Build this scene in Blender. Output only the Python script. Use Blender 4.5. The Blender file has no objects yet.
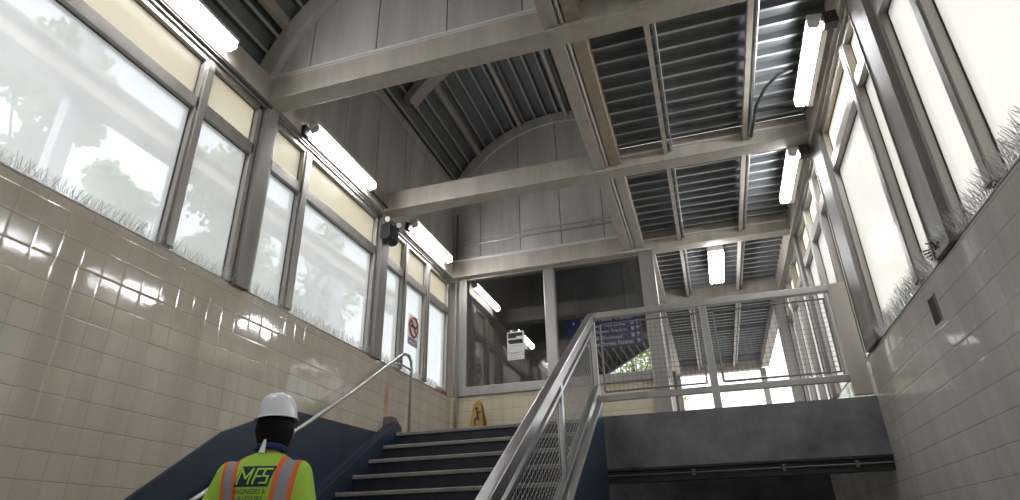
import bpy, bmesh, math, random
from mathutils import Vector, Matrix, Quaternion
random.seed(7)
PI = math.pi
COL = bpy.context.scene.collection

# ------------------------------------------------------------------ object helpers
def empty(name, label, cat, loc=(0, 0, 0), rotz=0, group=None):
    o = bpy.data.objects.new(name, None); COL.objects.link(o)
    o.empty_display_size = .1
    o.location = loc; o.rotation_euler = (0, 0, rotz)
    o['label'] = label; o['category'] = cat
    if group: o['group'] = group
    return o

def obj(name, bm, mats, parent=None, local=False, smooth=False, bevel=0):
    """link a bmesh as ONE object; vertices come in world coordinates unless local"""
    if parent is not None and not local:
        p = parent; off = Vector((0, 0, 0))
        while p is not None: off += Vector(p.location); p = p.parent
        bmesh.ops.translate(bm, verts=bm.verts, vec=-off)
    bmesh.ops.recalc_face_normals(bm, faces=bm.faces)
    me = bpy.data.meshes.new(name); bm.to_mesh(me); bm.free()
    if not isinstance(mats, (list, tuple)): mats = [mats]
    for m in mats: me.materials.append(m)
    if smooth:
        for f in me.polygons: f.use_smooth = True
    o = bpy.data.objects.new(name, me); COL.objects.link(o)
    if parent is not None: o.parent = parent
    if bevel:
        b = o.modifiers.new('bevel', 'BEVEL'); b.width = bevel; b.segments = 2; b.limit_method = 'ANGLE'
    return o

def tag(o, label, cat, group=None, kind=None):
    o['label'] = label; o['category'] = cat
    if group: o['group'] = group
    if kind: o['kind'] = kind
    return o

def struct(name, bm, mat, label=None, **k):
    o = obj(name, bm, mat, **k); o['kind'] = 'structure'
    if label: o['label'] = label; 
    o['category'] = name.split('_')[0]
    return o

def B(): return bmesh.new()

def box(bm, x0, x1, y0, y1, z0, z1, mi=0):
    vs = [bm.verts.new(c) for c in ((x0,y0,z0),(x1,y0,z0),(x1,y1,z0),(x0,y1,z0),(x0,y0,z1),(x1,y0,z1),(x1,y1,z1),(x0,y1,z1))]
    for f in ((0,3,2,1),(4,5,6,7),(0,1,5,4),(1,2,6,5),(2,3,7,6),(3,0,4,7)):
        bm.faces.new([vs[i] for i in f]).material_index = mi
    return bm

def bar(bm, p, q, w, h, up=(0, 0, 1)):
    """box bar from p to q, w wide sideways and h tall along up"""
    p = Vector(p); q = Vector(q); d = (q-p).normalized(); s = d.cross(Vector(up)).normalized(); u = s.cross(d)
    vs = []
    for c in (p, q):
        for a, b in ((-1,-1),(1,-1),(1,1),(-1,1)): vs.append(bm.verts.new(c + s*a*w/2 + u*b*h/2))
    for f in ((3,2,1,0),(4,5,6,7),(0,1,5,4),(1,2,6,5),(2,3,7,6),(3,0,4,7)): bm.faces.new([vs[i] for i in f])
    return bm

def tube(bm, pts, r, n=8, closed=False):
    pts = [Vector(p) for p in pts]; rings = []
    N = len(pts); prev = None
    for i, p in enumerate(pts):
        if i == 0: d = pts[1]-p
        elif i == N-1: d = p-pts[i-1]
        else: d = (pts[i+1]-p).normalized() + (p-pts[i-1]).normalized()
        d.normalize()
        if prev is None:
            a = Vector((0,0,1)) if abs(d.z) < .9 else Vector((1,0,0)); u = d.cross(a).normalized()
        else: u = (prev - d*prev.dot(d)).normalized()
        prev = u; v = d.cross(u)
        rr = r[i] if isinstance(r, (list, tuple)) else r
        rings.append([bm.verts.new(p + (u*math.cos(2*PI*k/n)+v*math.sin(2*PI*k/n))*rr) for k in range(n)])
    for a, b in zip(rings, rings[1:]):
        for k in range(n): bm.faces.new((a[k], a[(k+1)%n], b[(k+1)%n], b[k]))
    bm.faces.new(rings[0][::-1]); bm.faces.new(rings[-1])
    return bm

def prism(bm, poly, axis, a, b, mi=0):
    """polygon in the two other axes extruded along axis from a to b"""
    def P(u, v, w): return {0: (w,u,v), 1: (u,w,v), 2: (u,v,w)}[axis]
    A = [bm.verts.new(P(u,v,a)) for u, v in poly]; Bv = [bm.verts.new(P(u,v,b)) for u, v in poly]
    n = len(poly)
    bm.faces.new(A).material_index = mi; bm.faces.new(Bv[::-1]).material_index = mi
    for i in range(n): bm.faces.new((A[i], Bv[i], Bv[(i+1)%n], A[(i+1)%n])).material_index = mi
    return bm

def sphere(bm, c, r, sc=(1,1,1), u=20, v=12):
    m = Matrix.Translation(c) @ Matrix.Diagonal((r*sc[0], r*sc[1], r*sc[2], 1))
    bmesh.ops.create_uvsphere(bm, u_segments=u, v_segments=v, radius=1, matrix=m); return bm

def capsule(bm, p, q, r1, r2, n=14):
    tube(bm, [p, q], [r1, r2], n); sphere(bm, p, r1, u=n, v=8); sphere(bm, q, r2, u=n, v=8)

def text(s, size, mat, origin, xdir, ydir, name='lettering', parent=None, extrude=.001, align='LEFT', bold=0, squeeze=1.0, local=False):
    cu = bpy.data.curves.new(name, 'FONT'); cu.body = s; cu.size = size; cu.extrude = extrude; cu.align_x = align; cu.offset = bold
    cu.resolution_u = 3
    t = bpy.data.objects.new(name, cu); COL.objects.link(t)
    dg = bpy.context.evaluated_depsgraph_get(); dg.update()
    me = bpy.data.meshes.new_from_object(t.evaluated_get(dg))
    bpy.data.objects.remove(t)
    x = Vector(xdir).normalized(); y = Vector(ydir).normalized(); z = x.cross(y)
    M = Matrix((( x.x*squeeze, y.x, z.x, origin[0]), (x.y*squeeze, y.y, z.y, origin[1]), (x.z*squeeze, y.z, z.z, origin[2]), (0,0,0,1)))
    me.transform(M)
    if parent is not None and not local:
        p = parent; off = Vector((0,0,0))
        while p is not None: off += Vector(p.location); p = p.parent
        me.transform(Matrix.Translation(-off))
    me.materials.clear(); me.materials.append(mat); me.name = name
    o = bpy.data.objects.new(name, me); COL.objects.link(o)
    if parent is not None: o.parent = parent
    return o

# ------------------------------------------------------------------ materials
class NT:
    def __init__(s, name):
        s.m = bpy.data.materials.new(name); s.m.use_nodes = True; s.t = s.m.node_tree; s.t.nodes.clear()
        s.out = s.n('ShaderNodeOutputMaterial')
    def n(s, typ, **k):
        nd = s.t.nodes.new(typ)
        for a, v in k.items():
            if a.startswith('i_'): nd.inputs[a[2:].replace('_', ' ')].default_value = v
            else: setattr(nd, a, v)
        return nd
    def l(s, a, b): s.t.links.new(a, b)

def rgb(c): return (c[0], c[1], c[2], 1)

def painted(name, base, dark=None, rough=.5, metal=0., scale=3., amount=.5, streak=True, bump=.05, spec=.5, fine=40):
    """paint with broad blotches, vertical streaks of grime and fine grain"""
    t = NT(name); dark = dark or tuple(c*.55 for c in base)
    tc = t.n('ShaderNodeTexCoord'); mp = t.n('ShaderNodeMapping'); t.l(tc.outputs['Object'], mp.inputs[0])
    if streak: mp.inputs['Scale'].default_value = (4, 4, .5)
    n1 = t.n('ShaderNodeTexNoise', i_Scale=scale, i_Detail=6., i_Roughness=.65); t.l(mp.outputs[0], n1.inputs['Vector'])
    n2 = t.n('ShaderNodeTexNoise', i_Scale=fine, i_Detail=3.); t.l(tc.outputs['Object'], n2.inputs['Vector'])
    r = t.n('ShaderNodeValToRGB'); r.color_ramp.elements[0].position = .38; r.color_ramp.elements[1].position = .72
    t.l(n1.outputs[0], r.inputs[0])
    mul = t.n('ShaderNodeMath', operation='MULTIPLY'); mul.inputs[1].default_value = amount; t.l(r.outputs[0], mul.inputs[0])
    mx = t.n('ShaderNodeMixRGB'); mx.inputs[1].default_value = rgb(base); mx.inputs[2].default_value = rgb(dark); t.l(mul.outputs[0], mx.inputs[0])
    bs = t.n('ShaderNodeBsdfPrincipled', i_Roughness=rough, i_Metallic=metal); t.l(mx.outputs[0], bs.inputs['Base Color'])
    bs.inputs['Specular IOR Level'].default_value = spec
    bp = t.n('ShaderNodeBump', i_Strength=bump, i_Distance=.02); t.l(n2.outputs[0], bp.inputs['Height']); t.l(bp.outputs[0], bs.inputs['Normal'])
    t.l(bs.outputs[0], t.out.inputs[0]); return t.m

def plain(name, c, rough=.5, metal=0., spec=.5):
    t = NT(name); bs = t.n('ShaderNodeBsdfPrincipled', i_Roughness=rough, i_Metallic=metal); bs.inputs['Base Color'].default_value = rgb(c)
    bs.inputs['Specular IOR Level'].default_value = spec
    t.l(bs.outputs[0], t.out.inputs[0]); return t.m

def emit(name, c, s):
    t = NT(name); e = t.n('ShaderNodeEmission', i_Strength=s); e.inputs[0].default_value = rgb(c); t.l(e.outputs[0], t.out.inputs[0]); return t.m

def tile_mat(name, base, axis, z0=0., y0=0., size=.1425, stain=None):
    """glazed square wall tile, stacked joints, slightly wavy glaze; axis = the horizontal axis of the wall"""
    t = NT(name); tc = t.n('ShaderNodeTexCoord'); sp = t.n('ShaderNodeSeparateXYZ'); t.l(tc.outputs['Object'], sp.inputs[0])
    def m(op, a, b_=None):
        nd = t.n('ShaderNodeMath', operation=op)
        for i, v in enumerate((a, b_)):
            if v is None: continue
            if isinstance(v, (int, float)): nd.inputs[i].default_value = v
            else: t.l(v, nd.inputs[i])
        return nd.outputs[0]
    u = m('DIVIDE', m('SUBTRACT', sp.outputs['XYZ'.index(axis)], y0), size); v = m('DIVIDE', m('SUBTRACT', sp.outputs[2], z0), size)
    fu, fv = m('FRACT', u), m('FRACT', v)
    du = m('SUBTRACT', .5, m('ABSOLUTE', m('SUBTRACT', fu, .5))); dv = m('SUBTRACT', .5, m('ABSOLUTE', m('SUBTRACT', fv, .5)))
    def line(d, w, amt):
        mr = t.n('ShaderNodeMapRange'); mr.inputs[1].default_value = w*.5; mr.inputs[2].default_value = w; mr.inputs[3].default_value = amt; mr.inputs[4].default_value = 0; t.l(d, mr.inputs[0]); return mr.outputs[0]
    grout = m('MAXIMUM', line(dv, .019, .9), line(du, .014, .5))
    cb = t.n('ShaderNodeCombineXYZ'); t.l(m('FLOOR', u), cb.inputs[0]); t.l(m('FLOOR', v), cb.inputs[1])
    wn = t.n('ShaderNodeTexWhiteNoise'); t.l(cb.outputs[0], wn.inputs['Vector'])
    n1 = t.n('ShaderNodeTexNoise', i_Scale=1.3, i_Detail=6., i_Roughness=.6)
    ms = t.n('ShaderNodeMapping'); ms.inputs['Scale'].default_value = (2.6, 2.6, .45); t.l(tc.outputs['Object'], ms.inputs[0]); t.l(ms.outputs[0], n1.inputs['Vector'])
    r = t.n('ShaderNodeValToRGB'); r.color_ramp.elements[0].position = .35; r.color_ramp.elements[0].color = (.84,.83,.81,1); r.color_ramp.elements[1].position = .65; r.color_ramp.elements[1].color = (1,1,1,1)
    t.l(n1.outputs[0], r.inputs[0])
    tone = t.n('ShaderNodeMixRGB'); tone.inputs[1].default_value = rgb(base); tone.inputs[2].default_value = rgb(tuple(c*.95 for c in base)); t.l(wn.outputs[0], tone.inputs[0])
    mx = t.n('ShaderNodeMixRGB', blend_type='MULTIPLY'); mx.inputs[0].default_value = 1; t.l(tone.outputs[0], mx.inputs[1]); t.l(r.outputs[0], mx.inputs[2])
    gm = t.n('ShaderNodeMixRGB'); gm.inputs[2].default_value = rgb(tuple(c*.40 for c in base)); t.l(grout, gm.inputs[0]); t.l(mx.outputs[0], gm.inputs[1])
    colout = gm.outputs[0]
    if stain:
        # a rusty run with its own ragged outline
        dm = t.n('ShaderNodeMapping', vector_type='POINT'); dm.inputs['Location'].default_value = tuple(-c*s for c, s in zip(stain, (1, 14, 4.2))); dm.inputs['Scale'].default_value = (1, 14, 4.2)
        t.l(tc.outputs['Object'], dm.inputs[0]); ln = t.n('ShaderNodeVectorMath', operation='LENGTH')
        dn = t.n('ShaderNodeTexNoise', i_Scale=14., i_Detail=3.); t.l(tc.outputs['Object'], dn.inputs['Vector'])
        t.l(dm.outputs[0], ln.inputs[0]); ad = m('ADD', ln.outputs['Value'], dn.outputs[0])
        mr = t.n('ShaderNodeMapRange'); mr.inputs[1].default_value = .8; mr.inputs[2].default_value = 1.5; mr.inputs[3].default_value = .7; mr.inputs[4].default_value = 0; t.l(ad, mr.inputs[0])
        m2 = t.n('ShaderNodeMixRGB'); m2.inputs[2].default_value = (.36,.22,.06,1); t.l(mr.outputs[0], m2.inputs[0]); t.l(colout, m2.inputs[1]); colout = m2.outputs[0]
    bs = t.n('ShaderNodeBsdfPrincipled', i_Roughness=.075); bs.inputs['Specular IOR Level'].default_value = .55; t.l(colout, bs.inputs['Base Color'])
    # each tile sits a hair out of true, with soft edges and a wavy glaze
    tilt = m('ADD', m('MULTIPLY', fu, m('SUBTRACT', wn.outputs[0], .5)), m('MULTIPLY', fv, m('SUBTRACT', m('FRACT', m('MULTIPLY', wn.outputs[0], 17.3)), .5)))
    edge = m('MINIMUM', m('MINIMUM', du, dv), .07)
    n3 = t.n('ShaderNodeTexNoise', i_Scale=7., i_Detail=0.); t.l(tc.outputs['Object'], n3.inputs['Vector'])
    hgt = m('ADD', m('ADD', m('MULTIPLY', tilt, .0009), m('MULTIPLY', edge, .007)), m('MULTIPLY', n3.outputs[0], .0013))
    bp = t.n('ShaderNodeBump', i_Strength=1., i_Distance=1.); t.l(hgt, bp.inputs['Height'])
    t.l(bp.outputs[0], bs.inputs['Normal']); t.l(bs.outputs[0], t.out.inputs[0]); return t.m

def pane_mat(name, tint, transp, haze, gloss=.06, streak=False, rough=.05):
    """dusty glazing: partly see-through, partly scattering the daylight that falls on it"""
    t = NT(name)
    tr = t.n('ShaderNodeBsdfTransparent'); tr.inputs[0].default_value = rgb(tint)
    tl = t.n('ShaderNodeBsdfTranslucent'); tl.inputs[0].default_value = rgb(haze)
    gl = t.n('ShaderNodeBsdfGlossy'); gl.inputs['Roughness'].default_value = rough; gl.inputs[0].default_value = (.9,.9,.9,1)
    m1 = t.n('ShaderNodeMixShader'); t.l(tl.outputs[0], m1.inputs[1]); t.l(tr.outputs[0], m1.inputs[2])
    tc = t.n('ShaderNodeTexCoord'); n = t.n('ShaderNodeTexNoise', i_Scale=1.1, i_Detail=4.); t.l(tc.outputs['Object'], n.inputs['Vector'])
    mr = t.n('ShaderNodeMapRange'); mr.inputs[1].default_value = .3; mr.inputs[2].default_value = .7; mr.inputs[3].default_value = transp*.85; mr.inputs[4].default_value = min(1, transp*1.1)
    t.l(n.outputs[0], mr.inputs[0]); t.l(mr.outputs[0], m1.inputs[0])
    m2 = t.n('ShaderNodeMixShader')
    fr = t.n('ShaderNodeFresnel', i_IOR=1.45); ml = t.n('ShaderNodeMath', operation='MULTIPLY'); ml.inputs[1].default_value = gloss/.04*.9; t.l(fr.outputs[0], ml.inputs[0])
    cl = t.n('ShaderNodeClamp'); t.l(ml.outputs[0], cl.inputs[0]); t.l(cl.outputs[0], m2.inputs[0])
    t.l(m1.outputs[0], m2.inputs[1]); t.l(gl.outputs[0], m2.inputs[2]); t.l(m2.outputs[0], t.out.inputs[0]); return t.m

M = {}
M['steel'] = painted('painted steel', (.52,.467,.405), (.28,.24,.20), rough=.55, scale=1.6, amount=.55)
M['steel_brown'] = painted('brown stained steel', (.42,.33,.25), (.22,.16,.11), rough=.6, scale=2.2, amount=.6)
M['column'] = painted('column paint', (.25,.235,.215), (.14,.13,.12), rough=.5, scale=1.5, amount=.6)
M['frame'] = painted('window aluminium', (.36,.34,.31), (.20,.185,.165), rough=.38, metal=.45, scale=2, amount=.5)
M['panel'] = painted('soot streaked panel', (.60,.575,.53), (.33,.31,.28), rough=.6, scale=.9, amount=.75)
M['deck'] = painted('galvanised decking', (.21,.225,.23), (.11,.12,.125), rough=.42, metal=.35, scale=2, amount=.5, streak=False)  # darkened so the shade up in the pans is part of the colour
M['lit_lip'] = painted('galvanised rib painted lit', (.46,.47,.465), (.30,.31,.31), rough=.4, metal=.3, scale=2, amount=.5, streak=False)  # lighter rib bottoms: the light they catch is painted into this colour
M['gap'] = plain('dark joint', (.03,.028,.025), .9)
M['dark'] = painted('dark metal', (.035,.035,.04), (.02,.02,.022), rough=.5)
M['stainless'] = painted('brushed stainless', (.62,.62,.62), (.42,.42,.42), rough=.3, metal=1., scale=3, amount=.35, bump=0.)
M['rail_steel'] = painted('dull rail steel', (.50,.49,.47), (.33,.32,.30), rough=.38, metal=.8, amount=.4, bump=.01)
M['wire'] = plain('galvanised wire', (.13,.13,.125), .5, .3)
M['navy'] = painted('worn navy paint', (.022,.040,.075), (.014,.020,.034), rough=.42, scale=1.6, amount=.7)
M['step'] = painted('navy stair steel', (.008,.012,.026), (.040,.036,.036), rough=.5, scale=2.5, amount=.6)
M['nosing'] = painted('worn abrasive nosing', (.27,.25,.225), (.13,.125,.12), rough=.75, scale=7, amount=.7, streak=False)
M['concrete'] = painted('dirty concrete edge', (.21,.21,.225), (.075,.075,.082), rough=.7, scale=2.6, amount=.9, streak=False)
M['floor'] = painted('grey floor', (.20,.195,.19), (.11,.11,.11), rough=.7, scale=1, streak=False)
TB = (.60,.53,.435)
M['tileL'] = tile_mat('left wall tile', TB, 'Y', z0=1.63-.1425*30, y0=.063, stain=(-3.3, 6.05, 1.42))
M['tileR'] = tile_mat('right wall tile', (.55,.515,.46), 'Y', z0=1.265-.1425*30, y0=.02)
M['tileB'] = tile_mat('kneewall tile', (.64,.56,.42), 'X', z0=1.63-.1425*30, y0=.02)
M['brown'] = painted('old brown panel', (.20,.16,.12), (.09,.075,.06), rough=.6)
M['glassL'] = pane_mat('dusty glass', (.97,.98,.98), .56, (.95,.955,.96), gloss=.02)
M['glassR'] = pane_mat('milky glazing', (.97,.97,.95), .30, (.70,.69,.655), gloss=.02)
M['cream'] = pane_mat('cream transom sheet', (.95,.90,.78), .02, (.85,.80,.70), gloss=.008, rough=.35)
M['clear'] = pane_mat('booth glass', (.93,.93,.92), .97, (.3,.3,.3), gloss=.10, rough=.01)
M['white'] = plain('white enamel', (.75,.75,.74), .4)
M['lens'] = emit('fluorescent lens', (.95,.96,1.), 34.)
M['black'] = plain('black plastic', (.012,.012,.014), .35)
M['signblue'] = plain('transit blue', (.02,.035,.26), .4)
M['signwhite'] = plain('sign white', (.92,.92,.92), .5)
M['paper'] = plain('notice paper', (.62,.61,.58), .8)
M['ink'] = plain('black ink', (.015,.015,.015), .7)
M['red'] = plain('sign red', (.38,.06,.055), .5)
M['grey'] = plain('sign grey', (.30,.30,.30), .5)
M['caution'] = painted('scuffed ochre plastic', (.34,.20,.03), (.20,.11,.02), rough=.45, scale=7, streak=False)
M['spike'] = plain('spike wire', (.62,.62,.62), .4, .5)
M['bark'] = painted('bark', (.16,.12,.09))
M['girder'] = painted('cream girder', (.62,.54,.42), (.5,.42,.32), rough=.6)
M['ground'] = painted('asphalt', (.30,.30,.29), (.22,.22,.21), rough=.9, streak=False)
M['pave'] = painted('pavement', (.5,.48,.45), (.38,.36,.34), rough=.9, streak=False)
M['render'] = painted('pale building render', (.70,.66,.58), (.6,.56,.49), rough=.8)

def leaf_mat(name, c):
    t = NT(name); d = t.n('ShaderNodeBsdfDiffuse'); tl = t.n('ShaderNodeBsdfTranslucent'); oi = t.n('ShaderNodeTexCoord')
    n = t.n('ShaderNodeTexNoise', i_Scale=1.5); t.l(oi.outputs['Object'], n.inputs['Vector'])
    mx = t.n('ShaderNodeMixRGB'); mx.inputs[1].default_value = rgb(c); mx.inputs[2].default_value = rgb(tuple(min(.8, v*1.5) for v in c)); t.l(n.outputs[0], mx.inputs[0])
    t.l(mx.outputs[0], d.inputs[0]); t.l(mx.outputs[0], tl.inputs[0]); m = t.n('ShaderNodeMixShader'); m.inputs[0].default_value = .45
    t.l(d.outputs[0], m.inputs[1]); t.l(tl.outputs[0], m.inputs[2]); t.l(m.outputs[0], t.out.inputs[0]); return t.m
M['leaf'] = leaf_mat('leaves', (.26,.34,.14)); M['leaf2'] = leaf_mat('bluish leaves', (.25,.33,.20))

# ------------------------------------------------------------------ dimensions (camera eye = origin, metres)
XL, XR = -3.30, 1.42          # faces of the left and right walls
LAND = 1.10; RISE = .165; TREAD = .265; YTOP = 6.035; NST = 16
FLOOR = LAND - NST*RISE
SX0, SX1 = -3.15, -1.05       # stair flight
SILL_L, SILL_R = 1.83, 1.42
BZ0, BZ1 = 3.55, 3.80         # tie beams
BEAMS = [(3.50, 3.67), (5.60, 5.78), (7.72, 7.90)]
YW = 7.85                     # booth window wall

# ------------------------------------------------------------------ floor, tiled walls
b = B(); box(b, XL-.3, XR+.3, -4, 12, FLOOR-.2, FLOOR); struct('floor', b, M['floor'], 'grey lower floor at the foot of the stairs')
b = B(); box(b, XL-.28, XL, -4, YW+.15, FLOOR, SILL_L); struct('wall_left', b, M['tileL'], 'beige tiled wall under the left windows')
b = B(); box(b, XR, XR+.28, -4, 10.3, FLOOR, SILL_R); struct('wall_right', b, M['tileR'], 'beige tiled wall under the right windows')
b = B(); box(b, XL, XR, 9.4, 9.6, FLOOR, LAND-.3); struct('wall_lower', b, M['concrete'], 'dim wall below the landing')
b = B(); box(b, XL, -.57, YW-.02, YW+.14, LAND, 1.83); struct('wall_back', b, M['tileB'], 'cream tiled kneewall under the booth windows')
b = B(); box(b, XL-.28, XR+.28, -4.2, -4, FLOOR, 5.2); struct('wall_rear', b, M['panel'], 'panelled wall behind the viewer')
# sloping blue dado on the left wall
b = B(); prism(b, [(-.6,FLOOR), (-.6,-1.3), (2.0,-.42), (3.02,.30), (3.68,.77), (4.35,1.05), (6.02,1.09), (6.02,FLOOR)], 0, XL, XL+.03)
struct('baseboard_left', b, M['navy'], 'navy painted dado below the left wall tiles')
# trims
b = B(); box(b, XL-.10, XL-.004, -4, YW, SILL_L, SILL_L+.012); struct('trim_1', b, M['frame'], 'metal sill on the left tiled wall')
b = B(); box(b, XR+.004, XR+.10, -4, 10.2, SILL_R, SILL_R+.012); struct('trim_2', b, M['frame'], 'metal sill on the right tiled wall')

# ------------------------------------------------------------------ landing and fascia
b = B(); box(b, SX0-.15, XR, YTOP+.15, 16, LAND-.30, LAND-.001); box(b, SX0-.15, SX1, YTOP+.05, YTOP+.15, LAND-.2, LAND-.005)
struct('floor_landing', b, M['concrete'], 'concrete upper landing slab')
f = empty('landing_fascia', 'dark stained concrete edge of the upper landing beneath the mesh railing', 'landing edge', (.2, YTOP, .6))
b = B(); box(b, SX1+.02, XR, YTOP, YTOP+.15, .62, LAND); obj('edge_band', b, M['concrete'], f)
b = B(); box(b, SX1+.02, XR, YTOP+.03, YTOP+.16, .50, .615); box(b, SX1+.02, XR, YTOP-.01, YTOP+.1, .60, .615); obj('steel_channel', b, M['dark'], f)
p = empty('service_pipe', 'thin grey pipe clipped below the dark landing edge', 'pipe', (.2, YTOP, .55))
b = B(); tube(b, [(SX1+.05, YTOP-.01, .555), (XR-.02, YTOP-.01, .555)], .008, 8); obj('pipe_run', b, M['wire'], p)
for x in (-.2, .55, 1.12):
    b = B(); box(b, x, x+.03, YTOP-.025, YTOP+.03, .53, .585); obj('clip', b, M['wire'], p)

# ------------------------------------------------------------------ stairs
st = empty('staircase', 'navy metal staircase with worn grey nosings climbing to the landing', 'stairs', (-2.1, 2.06, FLOOR))
for i in range(NST):
    y = YTOP - i*TREAD; z = LAND - i*RISE
    s = None
    b = B(); box(b, SX0, SX1, y+.012, y+TREAD+.012 if i else y+.16, z-.04, z-.004); box(b, SX0, SX1, y+.012, y+.022, z-RISE, z-.03)
    # faint vertical ribs pressed in the riser
    s = obj('step', b, M['step'], st)
    b = B(); prism(b, [(y-.004, z-.034), (y+.05, z-.034), (y+.05, z), (y+.004, z), (y-.004, z-.008)], 0, SX0+.005, SX1-.005); obj('nosing', b, M['nosing'], s)
def nose(y): return LAND - (YTOP-y)*RISE/TREAD
b = B(); prism(b, [(YTOP+.12, LAND+.07), (YTOP+.02, LAND+.12), (1.9, nose(1.9)+.11), (1.9, FLOOR), (2.3, FLOOR), (YTOP+.12, .5)], 0, XL+.031, SX0); obj('stringer', b, M['navy'], st)
b = B(); prism(b, [(YTOP+.01, LAND+.14), (1.9, nose(1.9)+.25), (1.9, FLOOR), (YTOP+.01, FLOOR)], 0, SX1, SX1+.10); obj('stringer', b, M['navy'], st)
b = B(); box(b, XL+.001, XL+.10, YTOP-.02, YTOP+.10, LAND-.02, LAND+.17); obj('end_block', b, M['brown'], st)

# ------------------------------------------------------------------ railings
def mesh_grid(bm, P, u0, u1, lo, hi, du, dv, r):
    """wire mesh: P(u, v) -> point; v runs from lo(u) to hi(u)"""
    n = max(2, round((u1-u0)/du))
    for i in range(n+1):
        u = u0+(u1-u0)*i/n; bar(bm, P(u, lo(u)), P(u, hi(u)), r, r, up=(.3,1,.2))
    k = 0
    m = max(2, round((hi(u0)-lo(u0))/dv))
    for j in range(m+1):
        t = j/m; bar(bm, P(u0, lo(u0)+(hi(u0)-lo(u0))*t), P(u1, lo(u1)+(hi(u1)-lo(u1))*t), r, r, up=(.3,1,.2))
RY = YTOP+.03; XN = -1.0
g = empty('guard_railing', 'level steel guard railing with wire mesh panels along the landing edge', 'railing', (.2, RY, LAND))
b = B(); box(b, XN-.03, 1.26, RY-.035, RY+.035, 2.09, 2.155); obj('top_rail', b, M['rail_steel'], g, bevel=.006)
b = B(); box(b, XN+.0, 1.26, RY-.025, RY+.025, 1.245, 1.305); obj('bottom_rail', b, M['rail_steel'], g, bevel=.004)
for x in (XN, .115):
    w = .035 if x < 1 else .03
    b = B(); box(b, x-w, x+w, RY-.03, RY+.03, LAND, 2.09); obj('post', b, M['rail_steel'] if x < 1 else M['rail_steel'], g, bevel=.004)
b = B(); box(b, 1.255, 1.405, RY-.034, RY+.02, LAND+.02, 2.16); obj('end_plate', b, M['steel'], g, bevel=.004)
for a, c in ((XN+.09, .05), (.20, 1.20)):
    fr = B()
    tube(fr, [(a,RY,1.34),(a,RY,2.03),(c,RY,2.03),(c,RY,1.34),(a,RY,1.34)], .012, 8); fp = obj('panel_frame', fr, M['column'], g)
    b = B(); mesh_grid(b, lambda u, v: (u, RY, v), a, c, lambda u: 1.34, lambda u: 2.03, .046, .046, .0032); obj('wire_mesh', b, M['wire'], fp)

s = empty('stair_railing', 'sloping stainless stair railing with wire mesh infill on the right side of the stairs', 'railing', (XN, 4, 0))
def rt(y): return 2.12 - (YTOP-y)*.598
def kb(y): return nose(y)+.14+.03+ (YTOP-y)*.025
b = B(); prism(b, [(YTOP+.03, rt(YTOP+.03)-.07), (YTOP+.03, rt(YTOP+.03)+.03), (1.5, rt(1.5)+.03), (1.5, rt(1.5)-.07)], 0, XN-.035, XN+.035); obj('top_rail', b, M['stainless'], s, bevel=.008)
b = B(); prism(b, [(5.95, rt(5.95)-.16), (5.95, rt(5.95)-.13), (1.55, rt(1.55)-.13), (1.55, rt(1.55)-.16)], 0, XN-.02, XN+.02); obj('inner_rail', b, M['stainless'], s)
b = B(); prism(b, [(YTOP, nose(YTOP)+.22), (YTOP, nose(YTOP)+.30), (1.6, nose(1.6)+.36), (1.6, nose(1.6)+.28)], 0, XN-.03, XN+.03); obj('bottom_rail', b, M['stainless'], s, bevel=.005)
b = B(); prism(b, [(YTOP, nose(YTOP)+.14), (YTOP, nose(YTOP)+.16), (1.6, nose(1.6)+.27), (1.6, nose(1.6)+.25)], 0, XN-.05, XN+.06); obj('kerb_plate', b, M['rail_steel'], s)
for y in (4.42, 2.75):
    b = B(); box(b, XN-.022, XN+.022, y-.03, y+.03, nose(y)+.15, rt(y)-.06); obj('post', b, M['stainless'], s, bevel=.004)
for y0, y1 in ((4.50, 5.93), (2.82, 4.34)):
    fr = B(); lo = lambda y: nose(y)+.37; hi = lambda y: rt(y)-.17
    tube(fr, [(XN,y0,lo(y0)),(XN,y0,hi(y0)),(XN,y1,hi(y1)),(XN,y1,lo(y1)),(XN,y0,lo(y0))], .009, 8); fp = obj('panel_frame', fr, M['wire'], s)
    b = B(); mesh_grid(b, lambda u, v: (XN, u, v), y0, y1, lo, hi, .046, .046, .0032); obj('wire_mesh', b, M['wire'], fp)

h = empty('wall_handrail', 'round steel handrail rising along the left tiled wall to a hooked post', 'handrail', (-3.12, 6.4, LAND))
HX = XL+.11
b = B()
hp = [(HX, 1.2, -.96), (HX, 3.47, .33), (HX, 5.11, 1.31), (HX, 6.08, 1.93), (HX, 6.20, 2.0), (HX, 6.31, 2.01), (HX, 6.38, 1.96), (HX, 6.41, 1.85), (HX, 6.41, LAND)]
tube(b, hp, .017, 12); obj('rail_tube', b, M['rail_steel'], h, smooth=True)
for y, z in ((6.40, 2.0),):
    b = B(); tube(b, [(HX, 5.95, 1.83), (HX, 6.12, 1.86), (HX, 6.40, 1.86)], .010, 8); obj('return_bar', b, M['stainless'], h, smooth=True)
for y in (3.0, 4.6):
    z = -.96+(y-1.2)*1.29/2.27 if y < 3.47 else .33+(y-3.47)*.98/1.64
    b = B(); tube(b, [(XL, y, z-.07), (HX-.03, y, z-.07), (HX, y, z)], .008, 8); box(b, XL, XL+.008, y-.03, y+.03, z-.1, z-.04); obj('bracket', b, M['stainless'], h)

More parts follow.
